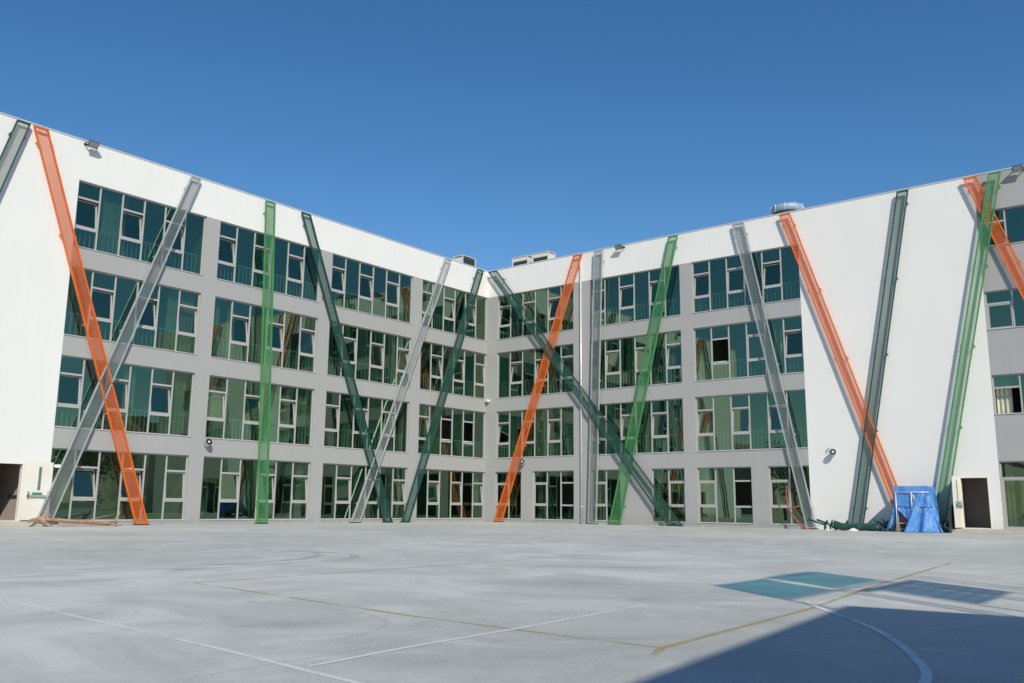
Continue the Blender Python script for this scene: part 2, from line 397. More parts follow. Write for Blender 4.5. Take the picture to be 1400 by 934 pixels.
# slabs, rear and end walls, roof
b = MB()
for z in (.05, 3.42, 6.92, 10.42, 13.9):
    z0, z1 = (z-.12, z+.0) if z < 1 else (z-.32, z-.02)
    if z < 1: z0, z1 = .01, .06
    b.box(-LEND+.31, 7.69, TH+.001, DEPTH-.31, z0, z1)
    b.box(TH+.001, 7.69, -REND+.31, TH, z0, z1)
b.build('floor_slab', M['room'], school)
b = MB()
b.box(-LEND, 8, DEPTH-.3, DEPTH, 0, TOP-.1); b.box(-LEND, -LEND+.3, TH+.001, DEPTH-.301, 0, TOP-.1)
b.box(7.7, 8, -REND, DEPTH-.301, 0, TOP-.1); b.box(TH+.001, 7.69, -REND, -REND+.3, 0, TOP-.1)
b.build('rear_wall', M['white'], school)
b = MB()
b.box(-LEND+.31, 7.69, TH+.001, DEPTH-.31, 14.4, 14.6); b.box(TH+.001, 7.69, -REND+.31, TH, 14.4, 14.6)
b.build('roof', M['cap'], school)
b = MB()        # cross walls behind the piers and a corridor wall
for u in (6.02, 12.5, 18.98, 25.3):
    for z in (.07, 3.41, 6.91, 10.41): b.box(u-.06, u+.06, -4.9, -TH-.001, z, z+3.0, T=WL)
for u in (6.8, 13.25, 19.5, 26.7):
    for z in (.07, 3.41, 6.91, 10.41): b.box(u-.06, u+.06, -4.9, -TH-.001, z, z+3.0, T=WR)
for z in (.07, 3.41, 6.91, 10.41):
    b.box(-LEND+.4, 5.0, 4.91, 5.0, z, z+3.0); b.box(4.91, 5.0, -REND+.4, 4.9, z, z+3.0)
b.build('partition', M['room'], school)

# drain plinth line along the grey walls
b = MB()
b.box(.05, 25.0, 0, .012, 0, .1, T=WL); b.build('plinth', M['grey'], school)

# windows
F0, F1 = -.17, -.10           # frame depth range (recessed)
def window(T, o, rnd, special):
    u0, u1, z0, z1, n, first, k = o
    fr = MB(); OF, MU = .05, .056
    h = z1-z0; w = u1-u0
    fr.box(u0+.001, u0+OF, F0, F1, z0+.001, z1-.001, T=T); fr.box(u1-OF, u1-.001, F0, F1, z0+.001, z1-.001, T=T)
    fr.box(u0+OF, u1-OF, F0, F1, z0+.001, z0+OF, T=T); fr.box(u0+OF, u1-OF, F0, F1, z1-OF, z1-.001, T=T)
    pw = w/n; edges = [u0+i*pw for i in range(n+1)]
    pane = MB(); sashes = []
    tall = (h < 2)             # short windows: transom over sash only
    door = (k == 1 and u0 > 26)
    # on the left wing the photograph's left end is the HIGH u end
    for i in range(n):
        a, c = edges[i], edges[i+1]
        a2 = a+(OF if i == 0 else MU/2); c2 = c-(OF if i == n-1 else MU/2)
        if i > 0: fr.box(a-MU/2, a+MU/2, F0, F1+.004, z0+OF, z1-OF, T=T)
        idx = (n-1-i) if T is WL else i
        op = (idx % 2 == 0) == first
        def pq(zz0, zz1):
            t1 = rnd.uniform(-.004,.004); t2 = rnd.uniform(-.004,.004); y = -.135
            pane.quad(T(a2,y+t1,zz0), T(c2,y-t1,zz0), T(c2,y-t1+t2,zz1), T(a2,y+t1+t2,zz1))
        if not op: pq(z0+OF, z1-OF); continue
        zt = z1-.235*h; zb = z0+.315*h
        if tall: zt = z1-.30*h; zb = z0+.02
        if door: zb = z0+.02
        fr.box(a2, c2, F0, F1+.002, zt-.075, zt, T=T)
        pq(zt, z1-OF)
        if not (tall or door):
            fr.box(a2, c2, F0, F1+.002, zb-.085, zb, T=T); pq(z0+OF, zb-.085)
            lo = zb
        else: lo = z0+OF
        ang = special.get((k, idx), None)
        if ang is None: ang = rnd.choice((3.5, 5, 6, 7.5, 9, 7, 6))
        sashes.append((a2+.004, c2-.004, lo+.004, zt-.079, ang))
    wobj = fr.build('window', M['alu'], school)
    pane.build('pane', M['glass'], wobj, recalc=False)
    for a, c, zz0, zz1, ang in sashes:
        sb = MB(); sw = .05
        if ang < 60:            # tilted in about its bottom edge
            t = R(ang)
            def TT(u, o_, z, t=t, zz0=zz0): dz = z-zz0; y = o_+.13; return T(u, -.13+y*math.cos(t)-dz*math.sin(t), zz0+dz*math.cos(t)+y*math.sin(t))
        else:                   # swung in about its side
            t = R(ang)
            def TT(u, o_, z, t=t, c=c): du = u-c; y = o_+.13; return T(c+du*math.cos(t)+y*math.sin(t)*0, -.17+du*math.sin(t)*1+y*math.cos(t), z)
        f0, f1 = -.168, -.112
        sb.box(a, a+sw, f0, f1, zz0, zz1, T=TT); sb.box(c-sw, c, f0, f1, zz0, zz1, T=TT)
        sb.box(a+sw, c-sw, f0, f1, zz0, zz0+sw, T=TT); sb.box(a+sw, c-sw, f0, f1, zz1-sw, zz1, T=TT)
        tt = rnd.uniform(-.003,.003)
        sb.quad(TT(a+sw,-.14+tt,zz0+sw), TT(c-sw,-.14-tt,zz0+sw), TT(c-sw,-.14-tt,zz1-sw), TT(a+sw,-.14+tt,zz1-sw), 1)
        sb.build('sash', [M['alu'], M['sash_glass']], wobj, recalc=False)
    sl = MB(); sl.box(u0+.002, u1-.002, F1+.001, .035, z0+.001, z0+.026, T=T); sl.build('sill', M['sill'], wobj)
    # railing just inside the glass
    if not tall and k > 1:
        rb = MB(); nb = int(w/.19); 
        for i in range(1, nb):
            u = u0+w*i/nb; rb.box(u-.015, u+.015, -.335, -.313, z0+.02, z0+.92, T=T)
        rb.box(u0+.05, u1-.05, -.345, -.305, z0+.92, z0+.955, T=T)
        rb.build('railing', M['rail'], wobj)
    # curtains
    cb = MB(); nx = 0
    segs = []
    if k == 1:
        if rnd.random() < .75: segs.append((u0+.05, u0+.05+rnd.uniform(.25,.5)))
        if rnd.random() < .5: segs.append((u1-.05-rnd.uniform(.2,.4), u1-.05))
    else:
        p = u0+.05
        while p < u1-.3:
            L = rnd.uniform(.35, 1.5)
            if rnd.random() < (.36 if k < 4 else .14): segs.append((p, min(p+L, u1-.05)))
            p += L+rnd.uniform(.1,.9)
    for a, c in segs:
        rows = []; m_ = max(6, int((c-a)/.035)); ph = rnd.uniform(0,6); gather = rnd.uniform(.0,.5) if rnd.random() < .4 else 0
        top = z1+.02; bot = z0+.03 if rnd.random() < .8 else z0+.9
        for r_ in range(9):
            t = r_/8; z = top+(bot-top)*t; row = []
            g = gather*math.sin(min(1, t*1.2)*math.pi)*.5
            for q in range(m_+1):
                s = q/m_; u = a+(c-a)*(s*(1-g)+g*.5)
                row.append(T(u, -.46+.035*math.sin(s*(c-a)*38+ph)+.012*math.sin(s*(c-a)*91+t*2), z))
            rows.append(row)
        cb = MB(); cb.grid(rows); cb.build('curtain', M['curtain'], wobj, recalc=False)
    return wobj
spL = {0: {(1,1): 14, (1,3): 11, (1,5): 6}, 3: {(2,2): 82, (2,4): 80}}
rn = random.Random(21)
for i, o in enumerate(OPEN_L): window(WL, o, rn, {0: {(1,1): 13, (1,3): 12}, 3: {(2,2): 82, (2,4): 78}}.get(i % 4, {}))
for i, o in enumerate(OPEN_R):
    sp = {}
    if abs(o[0]-13.6) < .01 and o[6] == 3: sp = {(3,1): 80, (3,3): 0}
    if o[6] == 1: sp = {(1,0): 0, (1,2): 78, (1,1): 0}
    if o[0] > 26: sp = {(3,0): 0, (2,0): 80, (1,0): 0, (3,2): 5}
    window(WR, o, rn, sp)

# exit doors
def door_leaf(name, TT, w, h, parent, inner=True):
    lf = MB(); lf.box(0, w, 0, .05, .0, h, T=TT); d = lf.build(name, M['door'], parent, bevel=.004)
    return d
dl = MB()          # frame of the left exit
u0, u1, z0, z1 = DOOR_L
dl.box(u0, u0+.06, -.2, .012, z0, z1, T=WL); dl.box(u1-.06, u1, -.2, .012, z0, z1, T=WL); dl.box(u0+.06, u1-.06, -.2, .012, z1-.06, z1, T=WL)
dL = dl.build('door', M['door'], school); dL['label'] = 'exit door with its cream leaf folded open flat against the white wall'
lf = MB(); lf.box(24.93, 25.9, .03, .085, .22, 2.30, T=WL); lf.build('door_leaf', M['door'], dL, bevel=.004)
lf = MB(); lf.box(25.33, 25.43, .0855, .092, 1.28, 2.12, T=WL); lf.build('vision_panel', M['darkgl'], dL)
lf = MB(); lf.box(25.02, 25.78, .10, .15, 1.03, 1.11, T=WL); lf.box(25.02, 25.07, .086, .15, 1.0, 1.24, T=WL); lf.box(25.72, 25.78, .086, .15, 1.0, 1.24, T=WL); lf.build('push_bar', M['doorbar'], dL, bevel=.006)
lf = MB(); lf.box(25.25, 25.6, .086, .108, 1.125, 1.2, T=WL); lf.build('push_bar_sign', M['greenbar'], dL)
M['lamp'] = bpy.data.materials.new('lit_lamp'); M['lamp'].use_nodes = True
pb = M['lamp'].node_tree.nodes['Principled BSDF']; pb.inputs['Emission Color'].default_value = (1,.93,.8,1); pb.inputs['Emission Strength'].default_value = 14
for (x, y) in ((-23.1,3.5),(-19.9,3.5)):
    v = MB(); v.tube([(x,y,2.28),(x,y,2.36)], .11, 16); v.build('ceiling_lamp', M['lamp'], school)
v = MB()           # vestibule behind it
v.box(25.6, 25.7, -3.0, -.31, .06, 2.8, T=WL); v.box(27.9, 28.0, -3.0, -.31, .06, 2.8, T=WL); v.box(25.7, 27.9, -3.1, -3.0, .06, 2.8, T=WL); v.box(25.7, 27.9, -3.0, -.31, 2.7, 2.8, T=WL)
v.box(25.7, 27.9, -3.0, -.31, .1, .2, T=WL)
v.build('vestibule', M['vest'], school)
v = MB(); v.box(25.701, 25.76, -1.5, -.5, 1.02, 1.1, T=WL); v.build('handrail', M['rubber'], school)
v = MB()
v.box(25.1, 25.2, -3.0, -.31, .06, 2.8, T=WR); v.box(26.5, 26.6, -3.0, -.31, .06, 2.8, T=WR); v.box(25.2, 26.5, -2.0, -1.9, .06, 2.8, T=WR); v.box(25.2, 26.5, -1.9, -.31, 2.7, 2.8, T=WR)
v.build('vestibule', M['vest'], school)
u0, u1, z0, z1 = DOOR_R
dr = MB(); dr.box(u0, u0+.05, -.2, .012, z0, z1, T=WR); dr.box(u1-.05, u1, -.2, .012, z0, z1, T=WR); dr.box(u0+.05, u1-.05, -.2, .012, z1-.05, z1, T=WR)
dR = dr.build('door', M['door'], school); dR['label'] = 'exit door with its cream leaf standing open at right angles to the wall'
lf = MB(); lf.box(25.37, 25.42, .02, 1.06, .21, 2.24, T=WR); lf.build('door_leaf', M['door'], dR, bevel=.004)
lf = MB(); lf.box(25.4205, 25.428, .45, .55, 1.25, 2.1, T=WR); lf.build('vision_panel', M['darkgl'], dR)
lf = MB(); lf.box(25.44, 25.50, .14, .95, 1.04, 1.12, T=WR); lf.box(25.421, 25.5, .14, .2, .98, 1.26, T=WR); lf.box(25.421, 25.5, .89, .95, .98, 1.26, T=WR); lf.build('push_bar', M['doorbar'], dR, bevel=.006)
lf = MB(); lf.box(25.4205, 25.44, .3, .75, 1.14, 1.24, T=WR); lf.build('push_bar_sign', M['greenbar'], dR)
b = MB(); b.box(24.95, 31, .001, .95, 0, .17, T=WL); b.build('doorstep', M['step'], school, bevel=.01)
b = MB(); b.box(25.02, 36, .001, .95, 0, .165, T=WR); b.build('doorstep', M['step'], school, bevel=.01)

# ------------------------------------------------------------------ metal mesh strips
GR = 'coloured metal mesh strips leaning across the facades'
def strip(T, ut, ub, mat, mesh, label, zt=14.83, zb=.05, off=None):
    """ut/ub: (u of one rail, u of the other) at top and bottom"""
    if off is None: off = .20 if T is WL else .235
    um = (ub[0]+ub[1])/2
    root = thing('mesh_strip', label, 'metal strip', T(um, off-.05, 0), GR)
    def at(e, z): t = (z-zb)/(zt-zb); return ub[e]+(ut[e]-ub[e])*t
    L = math.hypot(zt-zb, (ut[0]-ub[0]))
    rw = .045*L/(zt-zb); fd = .09
    fr = MB()
    for e in (0, 1):
        sg = 1 if (ub[1-e] > ub[e]) else -1
        p = []
        for z in (zb, zt):
            a = at(e, z); c = a+sg*rw
            p += [T(a,off-fd,z), T(c,off-fd,z), T(c,off,z), T(a,off,z)]
        fr.hexa(p)
    for z0, z1 in ((zb, zb+.05), (zt-.05, zt)):
        p = []
        for z in (z0, z1):
            a, c = sorted((at(0,z), at(1,z))); a += rw; c -= rw
            p += [T(a,off-fd,z), T(c,off-fd,z), T(c,off-.004,z), T(a,off-.004,z)]
        fr.hexa(p)
    fr.build('frame', M[mat], root)
    pn = MB(); w = abs(ub[1]-ub[0])
    pts = [T(at(0,zb),off-.03,zb), T(at(1,zb),off-.03,zb), T(at(1,zt),off-.03,zt), T(at(0,zt),off-.03,zt)]
    cosw = (zt-zb)/L; wp = w*cosw; sh = w*math.sqrt(max(0, 1-cosw*cosw))*(1 if (ut[0]-ub[0])*(ub[1]-ub[0]) > 0 else -1)
    pn.quad(*pts, uv=[(0,0), (wp,sh), (wp,L+sh), (0,L)])
    pn.build('mesh_panel', M[mesh], root, recalc=False)
    for i in range(5):
        z = zb+.9+(zt-zb-1.5)*i/4
        for e in (0, 1):
            sg = 1 if (ub[1-e] > ub[e]) else -1
            a = at(e, z); bk = MB(); tab = .032
            bk.box(min(a, a-sg*tab), max(a, a-sg*tab), off-fd, off-.02, z-.045, z+.045, T=T)
            bk.box(min(a, a-sg*tab), max(a, a-sg*tab), .0, off-fd, z-.016, z+.016, T=T)
            bk.build('bracket', M[mat], root)
    bp = MB(); a, c = sorted(ub)
    bp.box(a-.03, c+.03, off-.16, off+.02, 0.0, zb-.001, T=T); bp.build('base_plate', M['rubber' if mat != 'galv' else 'dark'], root)
    return root
# left wing, from its far end towards the inner corner
strip(WL, (27.58,27.09), (31.5,30.97), 'dark', 'dark_pale_m', 'dark green framed mesh strip cut by the picture edge, beside the topmost orange strip end')
strip(WL, (26.98,26.44), (21.57,21.04), 'orange', 'orange_m', 'orange mesh strip crossing the grey strip in front of the windows nearest the wooden pole')
strip(WL, (20.33,19.85), (25.44,24.86), 'galv', 'galv_m', 'grey galvanised mesh strip whose foot stands behind the cream door leaf, crossed by orange')
strip(WL, (16.44,15.91), (15.86,15.32), 'green', 'green_m', 'bright green mesh strip standing almost upright over four windows')
strip(WL, (14.35,13.81), (8.12,7.56), 'dark', 'dark_m', 'dark green mesh strip whose foot passes behind the pale silver strip')
strip(WL, (4.05,3.55), (10.36,9.77), 'galv', 'pale_m', 'pale silver mesh strip starting below the single rooftop air conditioner')
strip(WL, (1.19,.64), (6.88,6.33), 'dark', 'dark_m', 'steep dark green mesh strip with its top just beside the inner corner')
# right wing
strip(WR, (.22,.86), (12.06,12.86), 'dark', 'dark_m', 'dark green mesh strip lying flattest, from the inner corner across orange and green strips', off=.30)
strip(WR, (6.42,7.01), (.88,1.44), 'orange', 'orange_m', 'solid orange mesh strip just beside the white downpipe')
strip(WR, (7.80,8.35), (7.30,7.83), 'galv', 'galv_m', 'grey galvanised mesh strip standing upright next to the downpipe')
strip(WR, (12.43,12.97), (8.61,9.27), 'green', 'green_m', 'bright green mesh strip crossed near its foot by the flattest dark strip')
strip(WR, (15.99,16.59), (19.01,19.47), 'galv', 'galv_m', 'grey galvanised mesh strip ending at the coiled red hose', off=.21)
strip(WR, (18.42,18.95), (23.13,23.62), 'orange', 'orange_m', 'orange mesh strip whose foot disappears behind the blue tarpaulin')
strip(WR, (23.85,24.34), (20.98,21.50), 'dark', 'dark_m', 'dark green mesh strip on the plain white wall behind the scrap pile')
strip(WR, (26.55,27.07), (31.45,31.9), 'orange', 'orange_m', 'orange mesh strip running out of the picture over the windows past the open door')
strip(WR, (27.55,28.02), (24.30,24.76), 'green', 'green_pale_m', 'bright green mesh strip between the blue tarpaulin and the open door', off=.31)

# ------------------------------------------------------------------ wall fittings
def loudspeaker(T, u, z, label, aim):
    root = thing('wall_loudspeaker', label, 'loudspeaker', T(u, 0, z), 'round loudspeakers on the walls')
    a = Vector((aim[0], aim[1], aim[2])).normalized()
    def P(d): p = Vector((0, .14, 0))+a*d; return T(u+p.x, p.y, z+p.z)
    s = MB(); s.tube([P(-.14), P(-.10), P(.10), P(.16)], [.07,.115,.125,.15], 20); s.build('housing', M['white_p'], root)
    s = MB(); s.tube([P(.161), P(.175)], [.143,.143], 20); s.build('grille', M['black'], root)
    s = MB(); s.tube([P(.176), P(.19)], [.05,.04], 14); s.build('cone', M['white_p'], root)
    s = MB(); s.box(u-.03, u+.03, 0, .12, z-.03, z+.03, T=T); s.box(u-.07, u+.07, 0, .012, z-.09, z+.09, T=T); s.build('bracket', M['flood'], root)
    c = MB(); c.tube([T(u-aim[0]*.1, .1, z+.12), T(u-aim[0]*.35-.1, .06, z+.2), T(u-aim[0]*.5-.16, .02, z+.1), T(u-aim[0]*.5-.16, .0, z-.02)], .012, 6); c.build('cable', M['black'], root)
loudspeaker(WL, 18.60, 3.38, 'round white loudspeaker on the grey pier between the two widest window bays', (.15,.8,.35))
loudspeaker(WR, 2.86, 3.32, 'round white loudspeaker above the ground floor windows beside an orange strip', (.35,.8,.3))
loudspeaker(WR, 20.36, 3.37, 'round white loudspeaker on the plain white wall', (.35,.9,.2))
s = MB(); s.hexa([(-.06,-.05,6.93),(-.02,-.30,6.93),(-.25,-.28,6.93),(-.22,-.03,6.93),(-.0,-.02,7.08),(-.0,-.33,7.08),(-.30,-.30,7.08),(-.26,-.0,7.08)])
ts = s.build('corner_sensor', [M['white_p']], loc=(-.1,-.1,7.0), bevel=.015); tag(ts, 'small white sensor box fixed in the inner corner of the two wings', 'sensor')

def floodlight(T, u, label, flip=1):
    z = 14.80
    root = thing('floodlight', label, 'floodlight', T(u, 0, z), 'floodlights along the parapet')
    t = R(35)
    def TT(x, o, zz): return T(u+x, .30+o*math.cos(t)+zz*math.sin(t), z+zz*math.cos(t)-o*math.sin(t))
    b = MB(); b.hexa([TT(-.15,-.10,-.10), TT(.15,-.10,-.10), TT(.20,.08,-.145), TT(-.20,.08,-.145), TT(-.15,-.10,.10), TT(.15,-.10,.10), TT(.20,.08,.145), TT(-.20,.08,.145)])
    b.build('housing', M['flood'], root, bevel=.012)
    b = MB(); b.box(-.172, .172, .081, .09, -.118, .118, T=TT); b.build('lens', M['lens'], root)
    b = MB()
    for s_ in (-1, 1): b.box(s_*.22-.012, s_*.22+.012, 0, .32, -.02, .02, T=lambda x, o, zz: T(u+x, o, z+zz))
    b.box(-.232, .232, .0, .03, -.03, .03, T=lambda x, o, zz: T(u+x, o, z+zz)); b.build('bracket', M['black'], root)
floodlight(WL, 24.75, 'dark floodlight on the parapet above the orange and grey crossing strips')
floodlight(WR, 9.45, 'dark floodlight on the parapet between upright grey and bright green strips')
floodlight(WR, 28.65, 'dark floodlight on the parapet at the picture edge over the grey wall')

dp = thing('downpipe', 'white downpipe from parapet to ground beside the solid orange strip', 'pipe', WR(6.81, .07, 0))
b = MB(); b.tube([WR(6.81,.07,.02), WR(6.81,.07,14.88)], .052, 14); b.build('pipe', M['pipe'], dp)
for z in (.9, 3.9, 6.9, 9.9, 12.9):
    b = MB(); b.tube([WR(6.81,.07,z-.03), WR(6.81,.07,z+.03)], .064, 14); b.box(6.78,6.84,0,.03,z-.02,z+.02,T=WR); b.build('clamp', M['pipe'], dp)

# ------------------------------------------------------------------ on the roof
def hvac(x0, x1, y0, y1, z1, label, fan):
    z0 = 14.6
    root = thing('air_conditioner', label, 'air conditioner', ((x0+x1)/2, (y0+y1)/2, z0), 'air conditioning units on the roof')
    b = MB(); b.box(x0+.06, x1-.06, y0+.06, y1-.06, z0+.12, z1-.04); b.build('cabinet', M['hvac'], root)
    b = MB()
    for x in (x0, x1-.045):
        for y in (y0, y1-.045): b.box(x, x+.045, y, y+.045, z0, z1)
    b.box(x0-.01, x1+.01, y0-.01, y1+.01, z1, z1+.035); b.build('frame', M['hvac'], root)
    zm = z1-.27 if not fan else z1-.05
    b = MB(); n = 14
    if fan: b.box(x0+.06, x1-.06, y0+.058, y0+.0595, z0+.15, zm)
    else: b.box(x0+.056, x0+.0595, y0+.08, y1-.08, z0+.15, zm)
    for i in range(n):
        z = z0+.2+(zm-z0-.25)*i/n
        if fan: b.box(x0+.1, x1-.1, y0+.03, y0+.058, z, z+.06)
        else: b.box(x0+.02, x0+.055, y0+.1, y1-.1, z, z+.05)
    b.build('coil_grille', M['coil'], root)
    if fan:
        for q in (0, 1):
            cx = x0+.32+q*.5; b = MB(); zc = z1-.45
            b.tube([(cx, y0+.01, zc), (cx, y0-.03, zc)], .24, 18); b.build('fan', M['rubber'], root)
    else:
        b = MB(); b.box(x0+.03, x0+.058, y0+.08, y1-.08, zm, z1-.03); b.build('cover', M['hvac'], root)
hvac(-.1, 1.15, 2.0, 2.85, 16.3, 'single air conditioner with fans on the roof just before the inner corner', True)
hvac(3.0, 4.0, -.72, .54, 16.55, 'first of two joined air conditioners past the inner corner, nearest the corner', False)
hvac(3.0, 3.8, -2.32, -1.06, 16.55, 'second of two joined air conditioners, farther from the inner corner', False)
dr_ = thing('roof_drum', 'round pale roof drum with white posts above the parapet beside an orange strip', 'roof vent', (3.9,-17.3,14.6))
b = MB(); b.tube([(3.9,-17.3,14.6),(3.9,-17.3,16.2)], .78, 40); b.build('base', M['rubber'], dr_)
b = MB(); b.tube([(3.9,-17.3,16.201),(3.9,-17.3,16.56),(3.9,-17.3,16.58)], [.82,.82,.78], 40); b.build('ring', M['pvc'], dr_)
for k in range(10):
    a = 2*math.pi*k/10+.2; x, y = 3.9+.84*math.cos(a), -17.3+.84*math.sin(a)
    b = MB(); b.tube([(x,y,16.2),(x,y,16.60)], .016, 8); b.build('post', M['white_p'], dr_)

# ------------------------------------------------------------------ things on the ground
def wob(p, q, n, amp, rnd):
    p, q = Vector(p), Vector(q); return [p+(q-p)*i/n+Vector((rnd.uniform(-amp,amp), rnd.uniform(-amp,amp), rnd.uniform(-amp,amp)))*(0 if i in (0,n) else 1) for i in range(n+1)]
rw_ = random.Random(4)
pole = thing('wooden_pole', 'fallen weathered wooden pole with splayed broken legs lying by the cream door leaf', 'wooden pole', WL(24.4,1.05,0))
b = MB(); b.tube(wob(WL(25.75,1.02,.27), WL(22.85,1.12,.08), 8, .012, rw_), [.072]*9, 10); b.build('pole', M['wood'], pole)
for p, q, r in (((25.95,.95,.24),(25.3,1.1,.40),.035),((25.75,1.05,.26),(25.3,1.0,.46),.03),((25.7,1.0,.25),(26.1,1.15,.16),.035),((25.6,1.05,.25),(25.35,1.35,.02),.03),((25.65,1.0,.25),(25.5,1.4,.02),.025),
                ((25.55,1.0,.3),(25.0,1.0,.12),.028),((22.95,1.1,.1),(22.70,1.0,.54),.045),((22.98,1.15,.09),(22.82,1.2,.47),.035),((23.1,1.15,.06),(22.75,1.3,.04),.03),
                ((24.3,1.0,.17),(22.85,.85,.42),.02),((24.9,1.1,.05),(23.2,1.3,.03),.018)):
    b = MB(); b.tube(wob(WL(*p), WL(*q), 4, .01, rw_), [r,r*.95,r*.9,r*.8,r*.7], 7); b.build('branch', M['wood'], pole)

hs = MB()
pts = [(18.25,.30,1.94),(18.21,.30,1.70),(18.19,.31,1.41),(18.23,.33,1.12),(18.34,.36,.85),(18.50,.42,.6),(18.72,.48,.37),(18.92,.5,.17),(19.1,.55,.03),(19.3,.6,.02)]
hs.tube([WR(*p) for p in pts], .028, 8)
hs.tube([WR(p[0]+.07*(1-i/9)-.02, p[1]+.05, p[2]-.02) for i, p in enumerate(pts[2:])], .028, 8)
hs.tube([WR(*p) for p in ((18.32,.36,.9),(18.5,.34,.95),(18.79,.3,1.02))], .024, 8)
tag(hs.build('red_hose', M['hose'], loc=WR(18.6,.4,0)), 'loose red hose hanging by the grey strip foot at the last ground window', 'hose')

# scaffold under the blue tarpaulin
SC = thing('scaffold_trestle', 'white tube scaffold trestle half covered by the blue tarpaulin', 'scaffold', WR(23.9,1.0,0))
for u, o in ((23.38,1.62),(24.52,1.62),(23.38,.55),(24.52,.55)):
    b = MB(); b.tube([WR(u,o,0),WR(u,o,1.64)], .021, 8); b.build('leg', M['tubew'], SC)
b = MB()
for o in (1.76,.55):
    b.tube([WR(23.3,o,1.60),WR(24.66,o,1.60)], .016, 8)
b.tube([WR(23.98,1.78,1.60),WR(23.98,1.80,.80)], .018, 8)
b.tube([WR(23.38,1.77,1.60),WR(23.36,1.80,.02)], .019, 8)
b.tube([WR(23.98,1.78,1.58),WR(24.12,1.78,1.30)], .014, 8)
b.build('rail', M['tubew'], SC)
for z in (.10,.34):
    b = MB(); b.box(23.36,24.5,.6,1.58,z,z+.035,T=WR); b.build('platform', M['plank'], SC)
b = MB(); b.box(23.45,24.3,.7,1.5,.14,.33,T=WR); b.build('crate_stack', M['rubber'], SC)

# the tarpaulin: a hood over the trestle with drapes that flare to the ground
rt = random.Random(9)
def per(s, grow=0, u0=23.27, u1=24.60, o0=.45, o1=1.69, r=.10):
    """point on a rounded rectangle, s in 0..1, starting at the front low-u corner and going along the front"""
    W_, D_ = u1-u0, o1-o0; tot = 2*(W_+D_); d = (s % 1)*tot
    if d < W_: u, o = u0+d, o1; n = (0,1)
    elif d < W_+D_: u, o = u1, o1-(d-W_); n = (1,0)
    elif d < 2*W_+D_: u, o = u1-(d-W_-D_), o0; n = (0,-1)
    else: u, o = u0, o0+(d-2*W_-D_); n = (-1,0)
    cu, co = (u0+u1)/2, (o0+o1)/2; v = Vector((u-cu, o-co)).normalized()
    k = .25; nu = n[0]*(1-k)+v.x*k; no = n[1]*(1-k)+v.y*k
    return u+nu*grow, o+no*grow
tb = MB(); NS = 120
def fold(s, z, amp): return amp*(.6*math.sin(s*44+z*4)+.35*math.sin(s*83-z*7+1.3)+.6*math.sin(s*19+2+z*2))
rows = []
for z, gr, am in ((1.00,.05,.016),(1.12,.045,.014),(1.22,.02,.012),(1.36,.015,.012),(1.52,.01,.012),(1.66,.0,.010),(1.76,-.01,.008),(1.82,-.035,.005),(1.845,-.10,.002)):
    rows.append([WR(*per(i/NS, gr+fold(i/NS, z, am)), z+.012*math.sin(i/NS*40)*(1 if z < 1.05 else 0)) for i in range(NS+1)])
cx = [WR(23.95+(per(i/NS,-.1)[0]-23.95)*.4, 1.07+(per(i/NS,-.1)[1]-1.07)*.4, 1.85+.01*math.sin(i*.7)) for i in range(NS+1)]
rows += [cx, [WR(23.95,1.07,1.84)]*(NS+1)]
tb.grid(rows)
def drape(s0, s1, ztop, zbot, flare, am, shift=0, edge0=0, edge1=0, n=46):
    rr = []
    for j in range(15):
        t = j/14; row = []
        for i in range(n+1):
            a = i/n; s = s0+(s1-s0)*a
            zb = zbot(a) if callable(zbot) else zbot
            z = ztop+(zb-ztop)*t
            g = .055+flare*t**1.7*(.55+.45*math.sin(a*9+1))+am*(.3+t)*(math.sin(a*13+1.1*t)+.45*math.sin(a*31+2-2*t))
            u, o = per(s, g)
            u += edge0*(1-a)*t + edge1*a*t
            row.append(WR(u+shift*t, o, max(z, .012+.012*math.sin(a*30)**2)))
        rr.append(row)
    tb.grid(rr)
W_ = 1.33; D_ = 1.24; tot = 2*(W_+D_)
fs = lambda x: x/tot                         # metres along the front -> s
drape(fs(.98), fs(W_+.35), 1.56, 0.02, .20, .055, 0, -.62, .12)      # wide drape over the near half of the front
drape(fs(W_+.3), fs(W_+D_), 1.05, 0.03, .30, .03)                    # far side
drape(fs(.16), fs(1.0), 1.05, lambda a: .28+.62*abs(a-.62)*1.7, .03, .02)   # apron between the legs
drape(fs(-.30)%1, fs(-.30)%1+fs(.36), 1.05, lambda a: .05+.25*(a), .16, .02, -.10, -.12, -.02)   # narrow drape beyond the left leg
drape(fs(2*W_+D_+.05), fs(2*W_+2*D_-.28), 1.05, .35, .05, .02)       # shaded side
tpo = tb.build('blue_tarpaulin', M['tarp'], loc=WR(23.95,1.07,0), recalc=False)
rp = MB(); rp.tube([WR(*per(i/60, .075+.012*math.sin(i*1.1)), 1.0+.02*math.sin(i*.5)) for i in range(61)], .011, 6); rp.build('tie_rope', M['rubber'], tpo)
tag(tpo, 'creased blue tarpaulin draped over a scaffold trestle against the white wall', 'tarpaulin')

